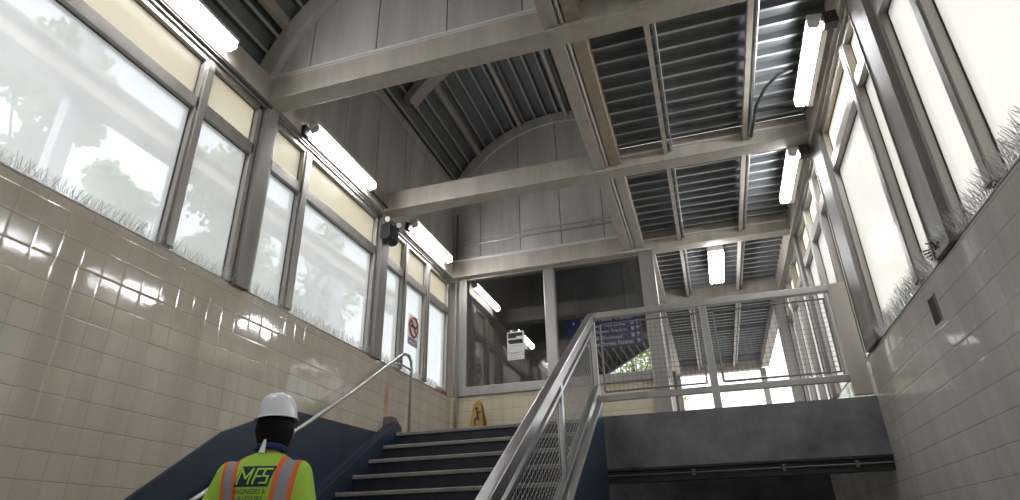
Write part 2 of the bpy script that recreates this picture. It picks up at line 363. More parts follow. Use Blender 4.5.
# ------------------------------------------------------------------ columns and beams
COLY = [(3.50, 3.68), (5.60, 5.82), (7.72, 7.92)]
names = ['nearest', 'middle', 'far corner']
for (y0, y1), n in zip(COLY, names):
    b = B(); box(b, XL-.05, XL+.045, y0+.02, y1-.02, SILL_L if n != 'far corner' else LAND, BZ0+.02)
    if n == 'far corner': b.free(); continue
    tag(obj('steel_column', b, M['column'], bevel=.006), {'nearest': 'dark grey column on the left sill between the largest window and the next bay', 'middle': 'dark grey left column carrying the emergency lamp'}[n], 'column', 'columns along the glazed walls')
RC = [(3.56, 3.84, 'large dark column on the right sill nearest the camera'), (5.46, 5.86, 'dark right column beside the end of the landing railing'), (7.74, 7.95, 'dark right column just past the landing railing'), (10.0, 10.25, 'short far right column where the right windows end')]
for y0, y1, lab in RC:
    b = B(); box(b, XR-.03, XR+.06, y0, y1, SILL_R+.012, BZ0+.02)
    box(b, XR-.038, XR-.03, y0+.0, y0+.02, SILL_R+.012, BZ0); box(b, XR-.038, XR-.03, y1-.02, y1, SILL_R+.012, BZ0)
    tag(obj('steel_column', b, M['column'], bevel=.004), lab, 'column', 'columns along the glazed walls')

def tie_beam(y0, y1, x0, x1, lab, flash=True):
    e = empty('tie_beam', lab, 'beam', ((x0+x1)/2, (y0+y1)/2, BZ0), group='cross beams under the roof')
    b = B(); box(b, x0, x1, y0, y1, BZ0, BZ1); obj('beam_body', b, M['steel'], e, bevel=.008)
    b = B(); box(b, x0, x1, y0-.015, y0, BZ0-.001, BZ0+.018); obj('edge_lip', b, M['steel'], e)
    if flash:
        b = B(); box(b, x0, x1, y0-.012, y0+.02, BZ1+.012, BZ1+.03); box(b, x0, x1, y0+.01, y0+.03, BZ1, BZ1+.02); obj('flashing', b, M['white'], e)
    return e
tie_beam(3.50, 3.67, XL, XR-.05, 'wide cream cross beam nearest the camera with panels above it', True)
tie_beam(5.60, 5.78, XL, XR-.05, 'middle cross beam with bird spikes on its left end', False)
tie_beam(7.72, 7.90, XL, XR-.05, 'cross beam directly above the booth windows', True)
tie_beam(9.95, 10.15, -.62, XR-.05, 'cross beam beyond the hanging passage light', False)
tie_beam(15.0, 15.2, -.62, XR-.05, 'farthest cross beam at the bright passage end', False)

# longitudinal double beam between vault and flat deck
for k, (y0, y1) in enumerate(((-3.9, 3.50), (3.67, 5.60), (5.78, 7.72))):
    e = empty('long_beam', ['near length of the double roof beam ahead of the first cross beam', 'brown stained double roof beam between first and second cross beams', 'double roof beam above the booth windows'][k], 'beam', (-.6, y0, BZ0+.03), group='lengthwise double beams')
    b = B(); box(b, -.76, -.64, y0, y1, BZ0+.03, BZ1+.1); obj('cream_channel', b, M['steel'], e, bevel=.004)
    b = B(); tube(b, [(-.615, y0, BZ0+.06), (-.615, y1, BZ0+.06)], .016, 10); box(b, -.64, -.59, y0, y1, BZ0+.08, BZ1+.1); obj('conduit', b, M['steel'], e)
    b = B(); box(b, -.585, -.47, y0, y1, BZ0+.05, BZ1+.1); obj('brown_channel', b, M['steel_brown'] if k < 2 else M['steel'], e, bevel=.004)
b = B(); box(b, -.56, -.36, 7.9, 9.95, BZ0+.02, BZ1+.1); tag(obj('long_beam', b, M['steel']), 'lengthwise beam on the left of the passage ceiling', 'beam')
b = B(); box(b, -.60, -.42, 10.15, 15.0, BZ0+.02, BZ1+.1); tag(obj('long_beam', b, M['steel']), 'far lengthwise beam on the left edge of the passage roof', 'beam')
b = B(); box(b, XR-.06, XR+.1, 10.15, 15.0, BZ0+.02, BZ1+.1); tag(obj('long_beam', b, M['steel']), 'far lengthwise beam on the right edge of the passage roof', 'beam')
for x0, lab in ((-.60, 'slim far post at the left edge of the passage'), (1.27, 'grey far post where the right windows of the passage end')):
    b = B(); box(b, x0, x0+.14, 9.98, 10.12, LAND, BZ0); tag(obj('passage_post', b, M['column'], bevel=.01), lab, 'post')
for x0, lab in ((-.58, 'slim post under the left end of the farthest beam'), (XR-.1, 'slim post under the right end of the farthest beam')):
    b = B(); box(b, x0, x0+.12, 15.02, 15.16, LAND, BZ0); tag(obj('passage_post', b, M['column'], bevel=.01), lab, 'post')

# ring beams above the window rows
b = B(); box(b, XL-.20, XL+.05, -4, 7.85, 3.545, 3.80); box(b, XL+.05, XL+.062, -4, 7.72, 3.545, 3.565); struct('trim_3', b, M['steel'], 'ring beam over the left windows')
b = B(); box(b, XL+.0, XL+.022, -4, 7.7, 3.50, 3.515); box(b, XL, XL+.036, -4, 7.7, 3.521, 3.542); struct('trim_4', b, M['frame'], 'ribbed head moulding over the left windows')
b = B(); box(b, XR-.06, XR+.08, -4, 10.15, 3.50, 3.80); struct('trim_5', b, M['steel'], 'ring beam over the right windows')
b = B(); box(b, XR-.03, XR, -4, 10.15, 3.455, 3.475); struct('trim_6', b, M['frame'], 'head moulding over the right windows')

# ------------------------------------------------------------------ windows
def window(n, y0, y1, mulls, xf, zs, zh, ztr, glass, side, label, first=None):
    """glazed bay in a YZ wall; xf = inner face, side = +1 when outside lies towards +x"""
    w = empty('window_%d' % n, label, 'window', (xf, (y0+y1)/2, zs)); w['kind'] = 'structure'
    s = side; xa, xb = sorted((xf, xf+s*.09)); fw = .045
    b = B()
    box(b, xa, xb, y0, y0+fw, zs, zh); box(b, xa, xb, y1-fw, y1, zs, zh)
    box(b, xa, xb, y0, y1, zh-fw, zh); box(b, xa, xb, y0, y1, zs, zs+.012)
    obj('outer_frame', b, M['frame'], w, bevel=.003)
    for a, c in mulls:
        b = B(); box(b, xa-.012, xb, a, c, zs+.03, zh-.03); box(b, xf-.02 if s > 0 else xf, xf if s > 0 else xf+.02, a+.02, c-.02, zs+.03, zh-.03); obj('mullion', b, M['frame'], w, bevel=.003)
    b = B(); box(b, xa-.004, xb, y0+.02, y1-.02, ztr[0], ztr[1]); obj('transom_bar', b, M['frame'], w, bevel=.003)
    edges = [y0+fw] + [v for m in mulls for v in m] + [y1-fw]
    xg = xf+s*.05
    for a, c in zip(edges[::2], edges[1::2]):
        b = B(); box(b, xg, xg+.006, a, c, zs+.012, ztr[0]); obj('pane', b, glass, w)
        b = B(); box(b, xg, xg+.006, a, c, ztr[1], zh-fw); obj('transom_panel', b, M['cream'], w)
        # black gasket around each lower pane
        g_ = B(); t = .008
        for z0_, z1_ in ((zs+.012, ztr[0]), (ztr[1], zh-fw)):
            x0_, x1_ = sorted((xg-s*.006, xg-s*.001))
            box(g_, x0_, x1_, a, a+t, z0_, z1_); box(g_, x0_, x1_, c-t, c, z0_, z1_); box(g_, x0_, x1_, a, c, z0_, z0_+t); box(g_, x0_, x1_, a, c, z1_-t, z1_)
        obj('gasket', g_, M['gap'], w)
    return w
TRL, TRR = (3.0, 3.10), (3.0, 3.10)
window(1, .2, 3.50, [(1.32, 1.42), (2.83, 2.93)], XL, 1.842, 3.50, TRL, M['glassL'], -1, 'largest left window nearest the camera with trees behind')
window(2, 3.68, 5.60, [(4.13, 4.25)], XL, 1.842, 3.50, TRL, M['glassL'], -1, 'left window bay between the two dark columns')
window(3, 5.82, 7.72, [(6.27, 6.37), (6.93, 7.04)], XL, 1.842, 3.50, TRL, M['glassL'], -1, 'far left window bay with the no smoking sign')
window(4, .2, 3.53, [(1.4, 1.5), (2.96, 3.06)], XR, 1.432, 3.46, TRR, M['glassR'], 1, 'bright right window nearest the camera')
window(5, 3.86, 5.46, [(4.22, 4.33)], XR, 1.432, 3.46, TRR, M['glassR'], 1, 'bright right window bay beyond the large column')
window(6, 5.86, 7.74, [(6.25, 6.35), (6.95, 7.05)], XR, 1.432, 3.46, TRR, M['glassR'], 1, 'narrow right window bay behind the railing end')
window(7, 7.95, 10.0, [(8.6, 8.7), (9.3, 9.4)], XR, 1.432, 3.46, TRR, M['glassR'], 1, 'right window bay of the passage')

# booth window wall
w = empty('window_8', 'dark two pane booth window at the head of the stairs', 'window', (-1.8, YW, 1.85)); w['kind'] = 'structure'
b = B(); box(b, XL+.08, -.36, YW-.05, YW+.05, 1.83, 1.95); obj('sill_frame', b, M['frame'], w, bevel=.004)
b = B(); box(b, XL+.08, -.36, YW-.05, YW+.05, BZ0-.03, BZ0); obj('head_frame', b, M['frame'], w)
b = B(); box(b, XL+.08, XL+.24, YW-.05, YW+.05, 1.95, BZ0-.03); box(b, XL+.14, XL+.18, YW-.06, YW-.05, 1.83, BZ0-.03); obj('jamb', b, M['frame'], w)
b = B(); box(b, -1.91, -1.755, YW-.06, YW+.05, 1.95, BZ0-.03); obj('mullion', b, M['frame'], w, bevel=.012)
b = B(); box(b, XL+.24, -1.91, YW+.0, YW+.008, 1.95, BZ0-.03); obj('pane', b, M['clear'], w)
b = B(); box(b, -1.755, -.56, YW+.0, YW+.008, 1.95, BZ0-.03); obj('pane', b, M['clear'], w)
b = B(); box(b, -.565, -.375, YW-.09, YW+.09, LAND, BZ0); tag(obj('door_post', b, M['frame'], bevel=.008), 'square metal post between booth window and open passage', 'post')

# ------------------------------------------------------------------ booth interior
b = B(); box(b, XL-.1, -.45, 12.0, 12.1, LAND, 2.93); box(b, XL-.1, -1.95, 12.0, 12.1, 2.93, 3.7); struct('wall_booth', b, M['brown'], 'dark end wall of the booth')
b = B(); box(b, XL-.15, -.47, 7.95, 12.1, 3.62, 3.8); struct('ceiling_booth', b, M['dark'], 'dark booth ceiling')
b = B(); box(b, XL-.12, XL, 7.95, 12.1, LAND, 3.62); struct('wall_booth_left', b, M['brown'], 'dark left wall of the booth')
b = B(); box(b, -.55, -.50, 10.15, 12.1, LAND, 3.62); struct('wall_booth_right', b, M['brown'], 'dark right wall of the booth')


# ------------------------------------------------------------------ upper panel walls
def panels(bm, edges, P, z0, ztop, gap=.006):
    """row of panels between edges; ztop(u) the sloping or curved top"""
    for a, c in zip(edges, edges[1:]):
        a2, c2 = a+gap, c-gap; k = max(1, int((c2-a2)/.1))
        us = [a2+(c2-a2)*i/k for i in range(k+1)]
        poly = [(a2, z0), (c2, z0)] + [(u, ztop(u)) for u in us[::-1]]
        P(bm, poly)
ARC_R, ARC_H, ARC_X = 1.945, 1.0, -1.6
def arch(x, base): return base + ARC_H - (ARC_R - math.sqrt(max(0, ARC_R**2-(x-ARC_X)**2)))
UB, NB = 5.20, 4.22
def edges(a, c, step, off=0):
    e = [a]; u = a+off if off else a+step
    while u < c-.05: e.append(u); u += step
    return e+[c]
# gable over the nearest cross beam
b = B(); panels(b, edges(XL-.17, -.70, .66, .55), lambda bm, p: prism(bm, p, 1, 3.55, 3.58), BZ1, lambda x: arch(x, NB)+.03); struct('wall_gable_near', b, M['panel'], 'grey panelled gable above the nearest cross beam')
b = B(); prism(b, [(XL-.19, BZ1), (-.66, BZ1)]+[(x/10, arch(x/10, UB)+.10) for x in range(-7, -34, -1)]+[(XL-.19, UB)], 1, 3.585, 3.62); struct('trim_7', b, M['gap'], 'dark backing of the near gable')
# gable over booth windows
b = B(); panels(b, edges(XL-.1, -.70, .62, .54), lambda bm, p: prism(bm, p, 1, 7.84, 7.87), BZ1-.02, lambda x: arch(x, UB)); struct('wall_gable_far', b, M['panel'], 'grey panelled arched gable above the booth windows')
b = B(); prism(b, [(XL-.12, BZ1), (-.66, BZ1)]+[(x/10, arch(x/10, UB)+.10) for x in range(-7, -34, -1)]+[(XL-.12, UB)], 1, 7.875, 7.91); struct('trim_8', b, M['gap'], 'dark backing of the far gable')
# clerestory side wall between them
b = B(); panels(b, [3.6, 4.05, 4.75, 5.45, 6.15, 6.30, 7.0, 7.84], lambda bm, p: prism(bm, p, 0, XL-.04, XL-.01), BZ1-.02, lambda y: UB); struct('wall_clerestory', b, M['panel'], 'grey panelled wall above the left windows')
b = B(); box(b, XL-.10, XL-.045, 3.5, 7.9, BZ1-.02, UB+.02); struct('trim_9', b, M['gap'], 'dark backing of the clerestory panels')
b = B(); box(b, XL-.01, XL+.02, 3.62, 7.84, UB-.14, UB+.01); struct('trim_10', b, M['panel'], 'top board of the clerestory wall')
b = B(); box(b, XL-.21, XL-.165, -4, 3.55, BZ1-.10, NB-.30); struct('wall_clerestory_near', b, M['panel'], 'low strip of wall over the nearest left window')
# inner side walls closing the vaults above the double beam
b = B(); box(b, -.70, -.66, 3.55, 7.9, BZ1+.05, arch(-.70, UB)+.05); box(b, -.70, -.66, -4, 3.55, BZ1+.05, arch(-.70, NB)+.05); struct('wall_inner', b, M['panel'], 'side wall between vault and flat deck')
# arch boards
def arch_board(bm, base, y0, y1, drop, x0=XL-.16, x1=-.72):
    xs = [x0+(x1-x0)*i/24 for i in range(25)]
    poly = [(x, arch(x, base)-.005) for x in xs]
    inner = []
    for x in xs[::-1]:
        ang = math.atan2(x-ARC_X, arch(x, base)-(base+ARC_H-ARC_R)); rr = ARC_R-drop
        inner.append((ARC_X+rr*math.sin(ang), base+ARC_H-ARC_R+rr*math.cos(ang)))
    n = len(xs)
    vs = [[bm.verts.new((u, y, v)) for u, v in poly+inner] for y in (y0, y1)]
    for i in range(n-1):
        j = 2*n-1-i
        for q, A in enumerate(vs): bm.faces.new((A[i], A[i+1], A[j-1], A[j]))
        bm.faces.new((vs[0][i], vs[0][i+1], vs[1][i+1], vs[1][i])); bm.faces.new((vs[0][j], vs[0][j-1], vs[1][j-1], vs[1][j]))
    return bm
b = B(); arch_board(b, NB, 3.47, 3.545, .19); tag(obj('arch_rib', b, M['panel']), 'curved rib on the gable above the nearest cross beam', 'roof rib')
b = B(); arch_board(b, UB, 5.78, 5.98, .12, x0=XL+.10); tag(obj('arch_rib', b, M['steel']), 'thick curved rib crossing the dark vault above the middle beam', 'roof rib')
b = B(); arch_board(b, UB, 7.80, 7.84, .17); tag(obj('arch_rib', b, M['panel']), 'flat curved board edging the far gable', 'roof rib')

# ------------------------------------------------------------------ corrugated decks
def corr_profile(L, pitch=.180, low=.026, slope=.012, depth=.058):
    """(s, h) points; h=0 at the low flute, depth at the high one"""
    pts = []; s = 0
    while s < L:
        pts += [(s, depth), (s+pitch-low-2*slope, depth), (s+pitch-low-slope, 0), (s+pitch-slope, 0)]; s += pitch
    return [(a, h) for a, h in pts if a <= L] + [(L, depth)]
def flat_deck(y0, y1, x0, x1, z):
    bm = B(); prev = None
    for s_, h_ in corr_profile(y1-y0):
        cur = (bm.verts.new((x0, y0+s_, z+h_)), bm.verts.new((x1, y0+s_, z+h_)))
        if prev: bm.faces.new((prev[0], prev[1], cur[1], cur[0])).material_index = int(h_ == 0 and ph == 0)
        prev = cur; ph = h_
    box(bm, x0, x1, y0, y1, z+.07, z+.12)
    return bm
DZ = 3.74
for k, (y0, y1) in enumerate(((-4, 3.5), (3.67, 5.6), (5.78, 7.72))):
    struct('ceiling', flat_deck(y0, y1, -.47, XR+.05, DZ), [M['deck'], M['lit_lip']], ['near flat corrugated roof deck', 'flat corrugated roof deck between first and second beams', 'flat corrugated roof deck above the landing'][k])
struct('ceiling', flat_deck(7.9, 9.95, -.40, XR+.05, DZ), [M['deck'], M['lit_lip']], 'corrugated deck over the passage start')
struct('ceiling', flat_deck(10.15, 15.0, -.60, XR+.1, DZ), [M['deck'], M['lit_lip']], 'corrugated deck over the far passage')
def vault(y0, y1, base):
    bm = B(); c = (ARC_X, base+ARC_H-ARC_R); A = math.asin(1.87/ARC_R); prev = None
    for s_, h_ in corr_profile(2*A*ARC_R, .185, .03, .014, .055):
        a = -A + s_/ARC_R; r = ARC_R+h_
        if ARC_X+r*math.sin(a) > -.66: break
        cur = [bm.verts.new((c[0]+r*math.sin(a), y, c[1]+r*math.cos(a))) for y in (y0, y1)]
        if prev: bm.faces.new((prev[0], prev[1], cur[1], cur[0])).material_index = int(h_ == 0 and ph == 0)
        prev = cur; ph = h_
    # roof skin above
    prev = None
    for i in range(25):
        a = -A + (A+math.asin(.96/ARC_R))*i/24; r = ARC_R+.09
        cur = [bm.verts.new((c[0]+r*math.sin(a), y, c[1]+r*math.cos(a))) for y in (y0, y1)]
        if prev: bm.faces.new((prev[0], prev[1], cur[1], cur[0]))
        prev = cur
    return bm
struct('ceiling', vault(-4, 3.55, NB), [M['deck'], M['lit_lip']], 'near corrugated vault at the top left')
struct('ceiling', vault(3.6, 7.9, UB), [M['deck'], M['lit_lip']], 'dark corrugated vault over the stairs')
# purlins under the decks
def purlin(x, y0, y1, z, lab, rod=True, up=0, grp=None, m='steel'):
    e = empty('purlin', lab, 'purlin', (x, y0, z), group=grp)
    b = B(); box(b, x-.022, x+.022, y0, y1, z, z+.02); box(b, x-.007, x+.007, y0, y1, z+.02, DZ+up); obj('tee_bar', b, M[m], e)
    if rod:
        b = B(); tube(b, [(x+.062, y0, z+.03), (x+.062, y1, z+.03)], .008, 8); box(b, x+.045, x+.05, y0, y1, z+.03, DZ+up); obj('hanger_rod', b, M['rail_steel'], e)
SP = [(-3.9, 3.5, 'nearest the camera'), (3.67, 5.6, 'between the first and middle cross beams'), (5.78, 7.72, 'between the middle beam and the booth windows'), (7.9, 9.95, 'at the start of the passage'), (10.15, 15.0, 'over the far passage')]
for y0, y1, t_ in SP:
    for x, sd in ((.0, 'left'), (.77, 'right')):
        purlin(x, y0, y1, BZ0+.07, '%s straight purlin under the flat deck %s' % (sd, t_), grp='purlins under the flat deck')
for x, sd in ((-3.17, 'lowest'), (-2.85, 'lowest'), (-2.16, 'middle'), (-1.42, 'highest')):
    for y0, y1, base, t_ in ((3.58, 7.80, UB, 'dark vault over the stairs'), (-3.9, 3.48, NB, 'near vault at the top left')):
        if (x < -3) != (base == NB) and x < -2.5: continue
        z = arch(x, base)-.10
        e = empty('purlin', '%s slim purlin under the %s' % (sd, t_), 'purlin', (x, y0, z), group='purlins under the vaults')
        b = B(); box(b, x-.025, x+.025, y0, y1, z, z+.02); box(b, x-.008, x+.008, y0, y1, z+.02, z+.11); obj('tee_bar', b, M['steel'], e)
# ledger angles at beams
for y, x0, t_ in ((5.585, -.47, 'front of the middle cross beam'), (7.705, -.47, 'front of the cross beam over the booth')):
    b = B(); box(b, x0, XR-.07, y-.02, y+.013, DZ-.06, DZ-.045); tag(obj('ledger_angle', b, M['white']), 'pale metal ledger strip along the '+t_, 'ledger')

# ------------------------------------------------------------------ lights
def light(x, y0, y1, z, lab, side, w=.088, h=.075, housing=True, tilt=0):
    e = empty('fluorescent_light', lab, 'light', (x, (y0+y1)/2, z), group='fluorescent light fixtures')
    b = B()
    prof = [(-w/2, h*.45), (-w/2, 0), (-w*.36, -h*.42), (w*.36, -h*.42), (w/2, 0), (w/2, h*.45)]
    ca, sa = math.cos(tilt), math.sin(tilt)
    prism(b, [(x+u*ca-v*sa, z+u*sa+v*ca) for u, v in prof], 1, y0+.025, y1-.025); obj('lens', b, M['lens'], e)
    b = B(); pr2 = [(-w*.58, h*.48), (-w*.58, h*1.1), (w*.58, h*1.1), (w*.58, h*.48)]
    prism(b, [(x+u*ca-v*sa, z+u*sa+v*ca) for u, v in pr2], 1, y0, y1); obj('housing', b, M['white'], e)
    for a, c in ((y0, y0+.024), (y1-.024, y1)):
        b = B(); prism(b, [(x+u*1.03*ca-v*1.03*sa, z+u*1.03*sa+v*1.03*ca) for u, v in prof], 1, a+(.008 if a == y0 else 0), c-(.008 if a != y0 else 0)); obj('end_cap', b, M['white'], e)
    if side > 0:
        obj('reflector', box(B(), x+w*.62, x+w*.62+.045, y0+.03, y1, z-.035, z+.07), M['white'], e)
    if side:
        x1 = XL+.06 if side < 0 else XR-.06
        xa, xb = sorted((x, x1))
        for yy in (y0+.12, y1-.16): obj('wall_bracket', box(B(), xa, xb, yy, yy+.04, z+h*.9, z+h*1.25), M['dark'], e)
        b = B(); box(b, x1 if side < 0 else x+w*.62, x-w*.62 if side < 0 else x1, y0-.06, y0+.025, z-.08, z+.03); obj('junction_box', b, M['dark'], e, bevel=.004)
    else:
        pass
    return e
LX = XL+.155
light(LX, 1.72, 2.92, 3.60, 'tube light over the largest left window at the top left', -1, tilt=.25)
light(LX, 4.02, 5.16, 3.60, 'tube light on the left between the two columns', -1, tilt=.25)
light(LX, 6.20, 7.36, 3.66, 'tube light in the left corner over the no smoking window', -1, tilt=.25)
light(XR-.21, 4.02, 5.04, 3.52, 'tube light high on the right nearest the camera', 1, tilt=-.2)
light(XR-.21, 5.80, 6.84, 3.50, 'tube light on the right over the railing end', 1, tilt=-.2)
e = empty('passage_light', 'square ended four tube light hanging in the middle of the passage', 'light', (.44, 8.5, 3.5))
b = B(); box(b, .34, .54, 7.95, 9.05, 3.50, 3.60); obj('housing', b, M['white'], e)
for yy in (8.1, 8.85): obj('hanger', box(B(), .425, .455, yy, yy+.03, 3.60, DZ+.05), M['dark'], e)
for i in range(4):
    b = B(); tube(b, [(.365+i*.05, 7.97, 3.47), (.365+i*.05, 9.03, 3.47)], .021, 10); obj('tube', b, M['lens'], e)
# lights inside the booth are the mirror of none: the booth keeps one small exit lamp
b = B(); box(b, XL+.55, XL+.62, 11.9, 11.98, 3.1, 3.16)
tag(obj('indicator_lamp', b, emit('green indicator', (.05,.9,.4), 2.)), 'tiny green indicator lamp deep inside the dark booth', 'lamp')

# ------------------------------------------------------------------ conduits, emergency light and small fittings
b = B(); tube(b, [(XL+.10, YW-.11, 4.6), (XL+.10, YW-.11, 2.05), (XL+.12, YW-.1, 1.9), (XL+.11, YW-.11, 1.7), (XL+.11, YW-.11, LAND)], .018, 10)
tag(obj('corner_conduit', b, M['column'], smooth=True), 'vertical pipe in the corner between left windows and booth', 'pipe')
b = B(); tube(b, [(XL+.05, 7.80, 4.10), (-.8, 7.80, 4.10)], .012, 8); tube(b, [(XL+.05, 7.80, 4.18), (-.8, 7.80, 4.18)], .009, 8)
tag(obj('gable_conduit', b, M['rail_steel']), 'pair of thin horizontal conduits across the far gable', 'conduit')
b = B(); pts = [(.83, 5.56, 3.62), (.84, 5.3, 3.60), (.86, 5.05, 3.62), (.93, 4.85, 3.64), (1.03, 4.72, 3.65), (1.14, 4.68, 3.64)]
tube(b, pts, .015, 8); tag(obj('flexible_conduit', b, M['dark'], smooth=True), 'curved cable running to the near right tube light', 'cable')
b = B(); tube(b, [(XL+.09, -2, 3.47), (XL+.09, 3.5, 3.47), ], .014, 8); tube(b, [(XL+.09, 5.2, 3.62), (XL+.09, 5.6, 3.6)], .014, 8)
tag(obj('wall_conduit', b, M['dark']), 'dark conduit along the head of the left windows', 'conduit')

e = empty('emergency_light', 'black twin head emergency lamp on the middle left column', 'emergency light', (XL+.11, 5.67, 3.2))
b = B(); prism(b, [(XL+.05, 3.19), (XL+.05, 3.37), (XL+.17, 3.37), (XL+.17, 3.21), (XL+.14, 3.17), (XL+.08, 3.17)], 1, 5.56, 5.78); obj('battery_box', b, M['black'], e, bevel=.008)
for k, (y, dx) in enumerate(((5.58, .0), (5.76, .03))):
    b = B(); c = Vector((XL+.13+dx, y, 3.425)); d = Vector((.25+.5*k, -.8, -.3)).normalized()
    tube(b, [c+d*.04, c+d*.036, c, c-d*.03], [.036, .040, .038, .015], 16); hd = obj('lamp_head', b, M['black'], e, smooth=False)
    b = B(); tube(b, [c+d*.038, c+d*.046], [.034, .030], 16); obj('lamp_lens', b, M['signwhite'], hd)
    b = B(); tube(b, [c-d*.02, (c.x, c.y+.02, 3.36)], .010, 8); obj('swivel', b, M['black'], hd)

# no smoking sign in the far left window
XS = XL-.035
e = empty('no_smoking_sign', 'small red ringed no smoking sign fixed inside the far left window', 'sign', (XS, 6.68, 2.25))
b = B(); box(b, XS, XS+.004, 6.54, 6.82, 2.24, 2.63); obj('plate', b, M['signwhite'], e)
b = B(); box(b, XS+.004, XS+.006, 6.555, 6.805, 2.25, 2.33); obj('grey_footer', b, M['grey'], e)
b = B()
ring = [(XS+.009, 6.68+.115*math.cos(2*PI*k/28), 2.485+.125*math.sin(2*PI*k/28)) for k in range(29)]
tube(b, ring, .013, 6); tube(b, [(XS+.009, 6.60, 2.57), (XS+.009, 6.76, 2.40)], .010, 6); obj('red_ring', b, M['red'], e)
b = B(); box(b, XS+.004, XS+.008, 6.61, 6.74, 2.475, 2.50); box(b, XS+.004, XS+.008, 6.75, 6.765, 2.475, 2.52); obj('cigarette', b, M['ink'], e)
text('NO', .035, M['ink'], (XS+.006, 6.655, 2.345), (0,1,0), (0,0,1), parent=e)
text('SMOKING', .04, M['signwhite'], (XS+.007, 6.58, 2.27), (0,1,0), (0,0,1), parent=e)

# notice on the booth glass
YN = YW-.012
e = empty('paper_notice', 'white printed notice taped to the left booth window pane', 'notice', (-2.35, YN, 2.27))
b = B(); box(b, -2.47, -2.23, YN, YN+.003, 2.27, 2.665); obj('sheet', b, M['paper'], e)
b = B()
for z0, z1, x0, x1 in ((2.60,2.65,-2.455,-2.25), (2.575,2.60,-2.455,-2.34), (2.515,2.555,-2.455,-2.25), (2.495,2.52,-2.44,-2.245)): box(b, x0, x1, YN-.002, YN, z0, z1)
obj('black_heading', b, M['ink'], e)
b = B()
for z, x1 in ((2.46,-2.27),(2.43,-2.40),(2.41,-2.41),(2.37,-2.25),(2.36,-2.30),(2.335,-2.25),(2.31,-2.33),(2.29,-2.28)): box(b, -2.45, x1, YN-.002, YN, z, z+.005)
obj('small_print', b, M['grey'], e)

# blue direction sign hanging inside, behind the right booth pane
YS = 8.2
e = empty('direction_sign', 'dark blue transit direction sign with white lettering behind the stair railing', 'sign', (-1.2, YS, 2.41))
b = B(); box(b, -1.71, -.67, YS, YS+.03, 2.41, 2.87); obj('sign_plate', b, M['signblue'], e)
for x in (-1.55, -.85): obj('hanger_rod', box(B(), x-.01, x+.01, YS+.01, YS+.03, 2.87, 3.62), M['dark'], e)
rows = ['SEPTA Public Transit', 'Regional Rail Lines', '40th Street Station', '37th & Elmwood', 'Market Street Station']
for i, r_ in enumerate(rows):
    z = 2.79-i*.088
    text(r_, .078 if i else .085, M['signwhite'], (-1.50 if i == 0 else -1.46, YS-.002, z), (1,0,0), (0,0,1), parent=e, bold=.001, squeeze=.98)
    if i:
        b = B()
        if i < 4:
            box(b, -.81, -.77, YS-.003, YS, z, z+.055)
            obj('rail_symbol', b, M['signwhite'], e)
            b = B()
        bar(b, (-.72, YS-.002, z), (-.72, YS-.002, z+.05), .012, .003, up=(0,1,0)); bar(b, (-.745, YS-.002, z+.03), (-.72, YS-.002, z+.058), .012, .003, up=(0,1,0)); bar(b, (-.695, YS-.002, z+.03), (-.72, YS-.002, z+.058), .012, .003, up=(0,1,0))
        obj('arrow', b, M['signwhite'], e)
b = B(); sphere(b, (-1.60, YS-.001, 2.80), .016, (1,.3,1)); obj('white_dot', b, M['signwhite'], e)
b = B(); box(b, -.66, -.57, YS, YS+.03, 2.56, 2.92); tag(obj('panel_board', b, M['dark']), 'blank dark board right of the blue direction sign', 'board')

# wet floor sign leaning against the kneewall
e = empty('wet_floor_sign', 'ochre folding wet floor sign standing on the landing below the booth window', 'wet floor sign', (-2.80, 7.60, LAND))
for sy, nm in ((-1, 'front_leaf'), (1, 'rear_leaf')):
    b = B(); y0 = 7.60+sy*.13; y1 = 7.60+sy*.02; pts = [(-2.935, 0), (-2.90, 0), (-2.885, .10), (-2.72, .10), (-2.705, 0), (-2.67, 0), (-2.755, .56), (-2.78, .60), (-2.835, .60), (-2.86, .56)]
    A = [b.verts.new((x, y0+(y1-y0)*z/.6, LAND+z)) for x, z in pts]; A2 = [b.verts.new((x, y0+(y1-y0)*z/.6+.018, LAND+z)) for x, z in pts]
    b.faces.new(A); b.faces.new(A2[::-1])
    for i in range(len(pts)): b.faces.new((A[i], A2[i], A2[(i+1)%len(pts)], A[(i+1)%len(pts)]))
    lf = obj(nm, b, M['caution'], e)
    if sy < 0:
        b = B(); yy = lambda z: y0+(y1-y0)*z/.6-.004
        tube(b, [(-2.80, yy(.47), LAND+.47), (-2.79, yy(.40), LAND+.40), (-2.77, yy(.35), LAND+.35)], .011, 6); sphere(b, (-2.815, yy(.50), LAND+.505), .017)
        tube(b, [(-2.79, yy(.40), LAND+.40), (-2.83, yy(.35), LAND+.35), (-2.82, yy(.29), LAND+.29)], .009, 6); tube(b, [(-2.795, yy(.44), LAND+.44), (-2.75, yy(.46), LAND+.46)], .007, 6)
        obj('slipping_figure', b, M['ink'], lf)
b = B(); tube(b, [(-2.84, 7.60, LAND+.595), (-2.775, 7.60, LAND+.605)], .012, 8); obj('hinge', b, M['caution'], e)

b = B(); box(b, XL-.03, XL-.005, 7.40, 7.68, 1.845, 1.90); tag(obj('red_label_strip', b, M['red']), 'small red strip on the left sill by the corner pipe', 'label strip')

e = empty('wall_slot', 'dark slotted plate set in the right tiled wall', 'plate', (XR, 4.2, 1.2))
b = B(); box(b, XR-.006, XR+.001, 4.10, 4.22, 1.165, 1.32); obj('plate', b, M['gap'], e)
for yy in (4.095, 4.217): obj('rim', box(B(), XR-.009, XR, yy, yy+.008, 1.16, 1.325), M['column'], e)

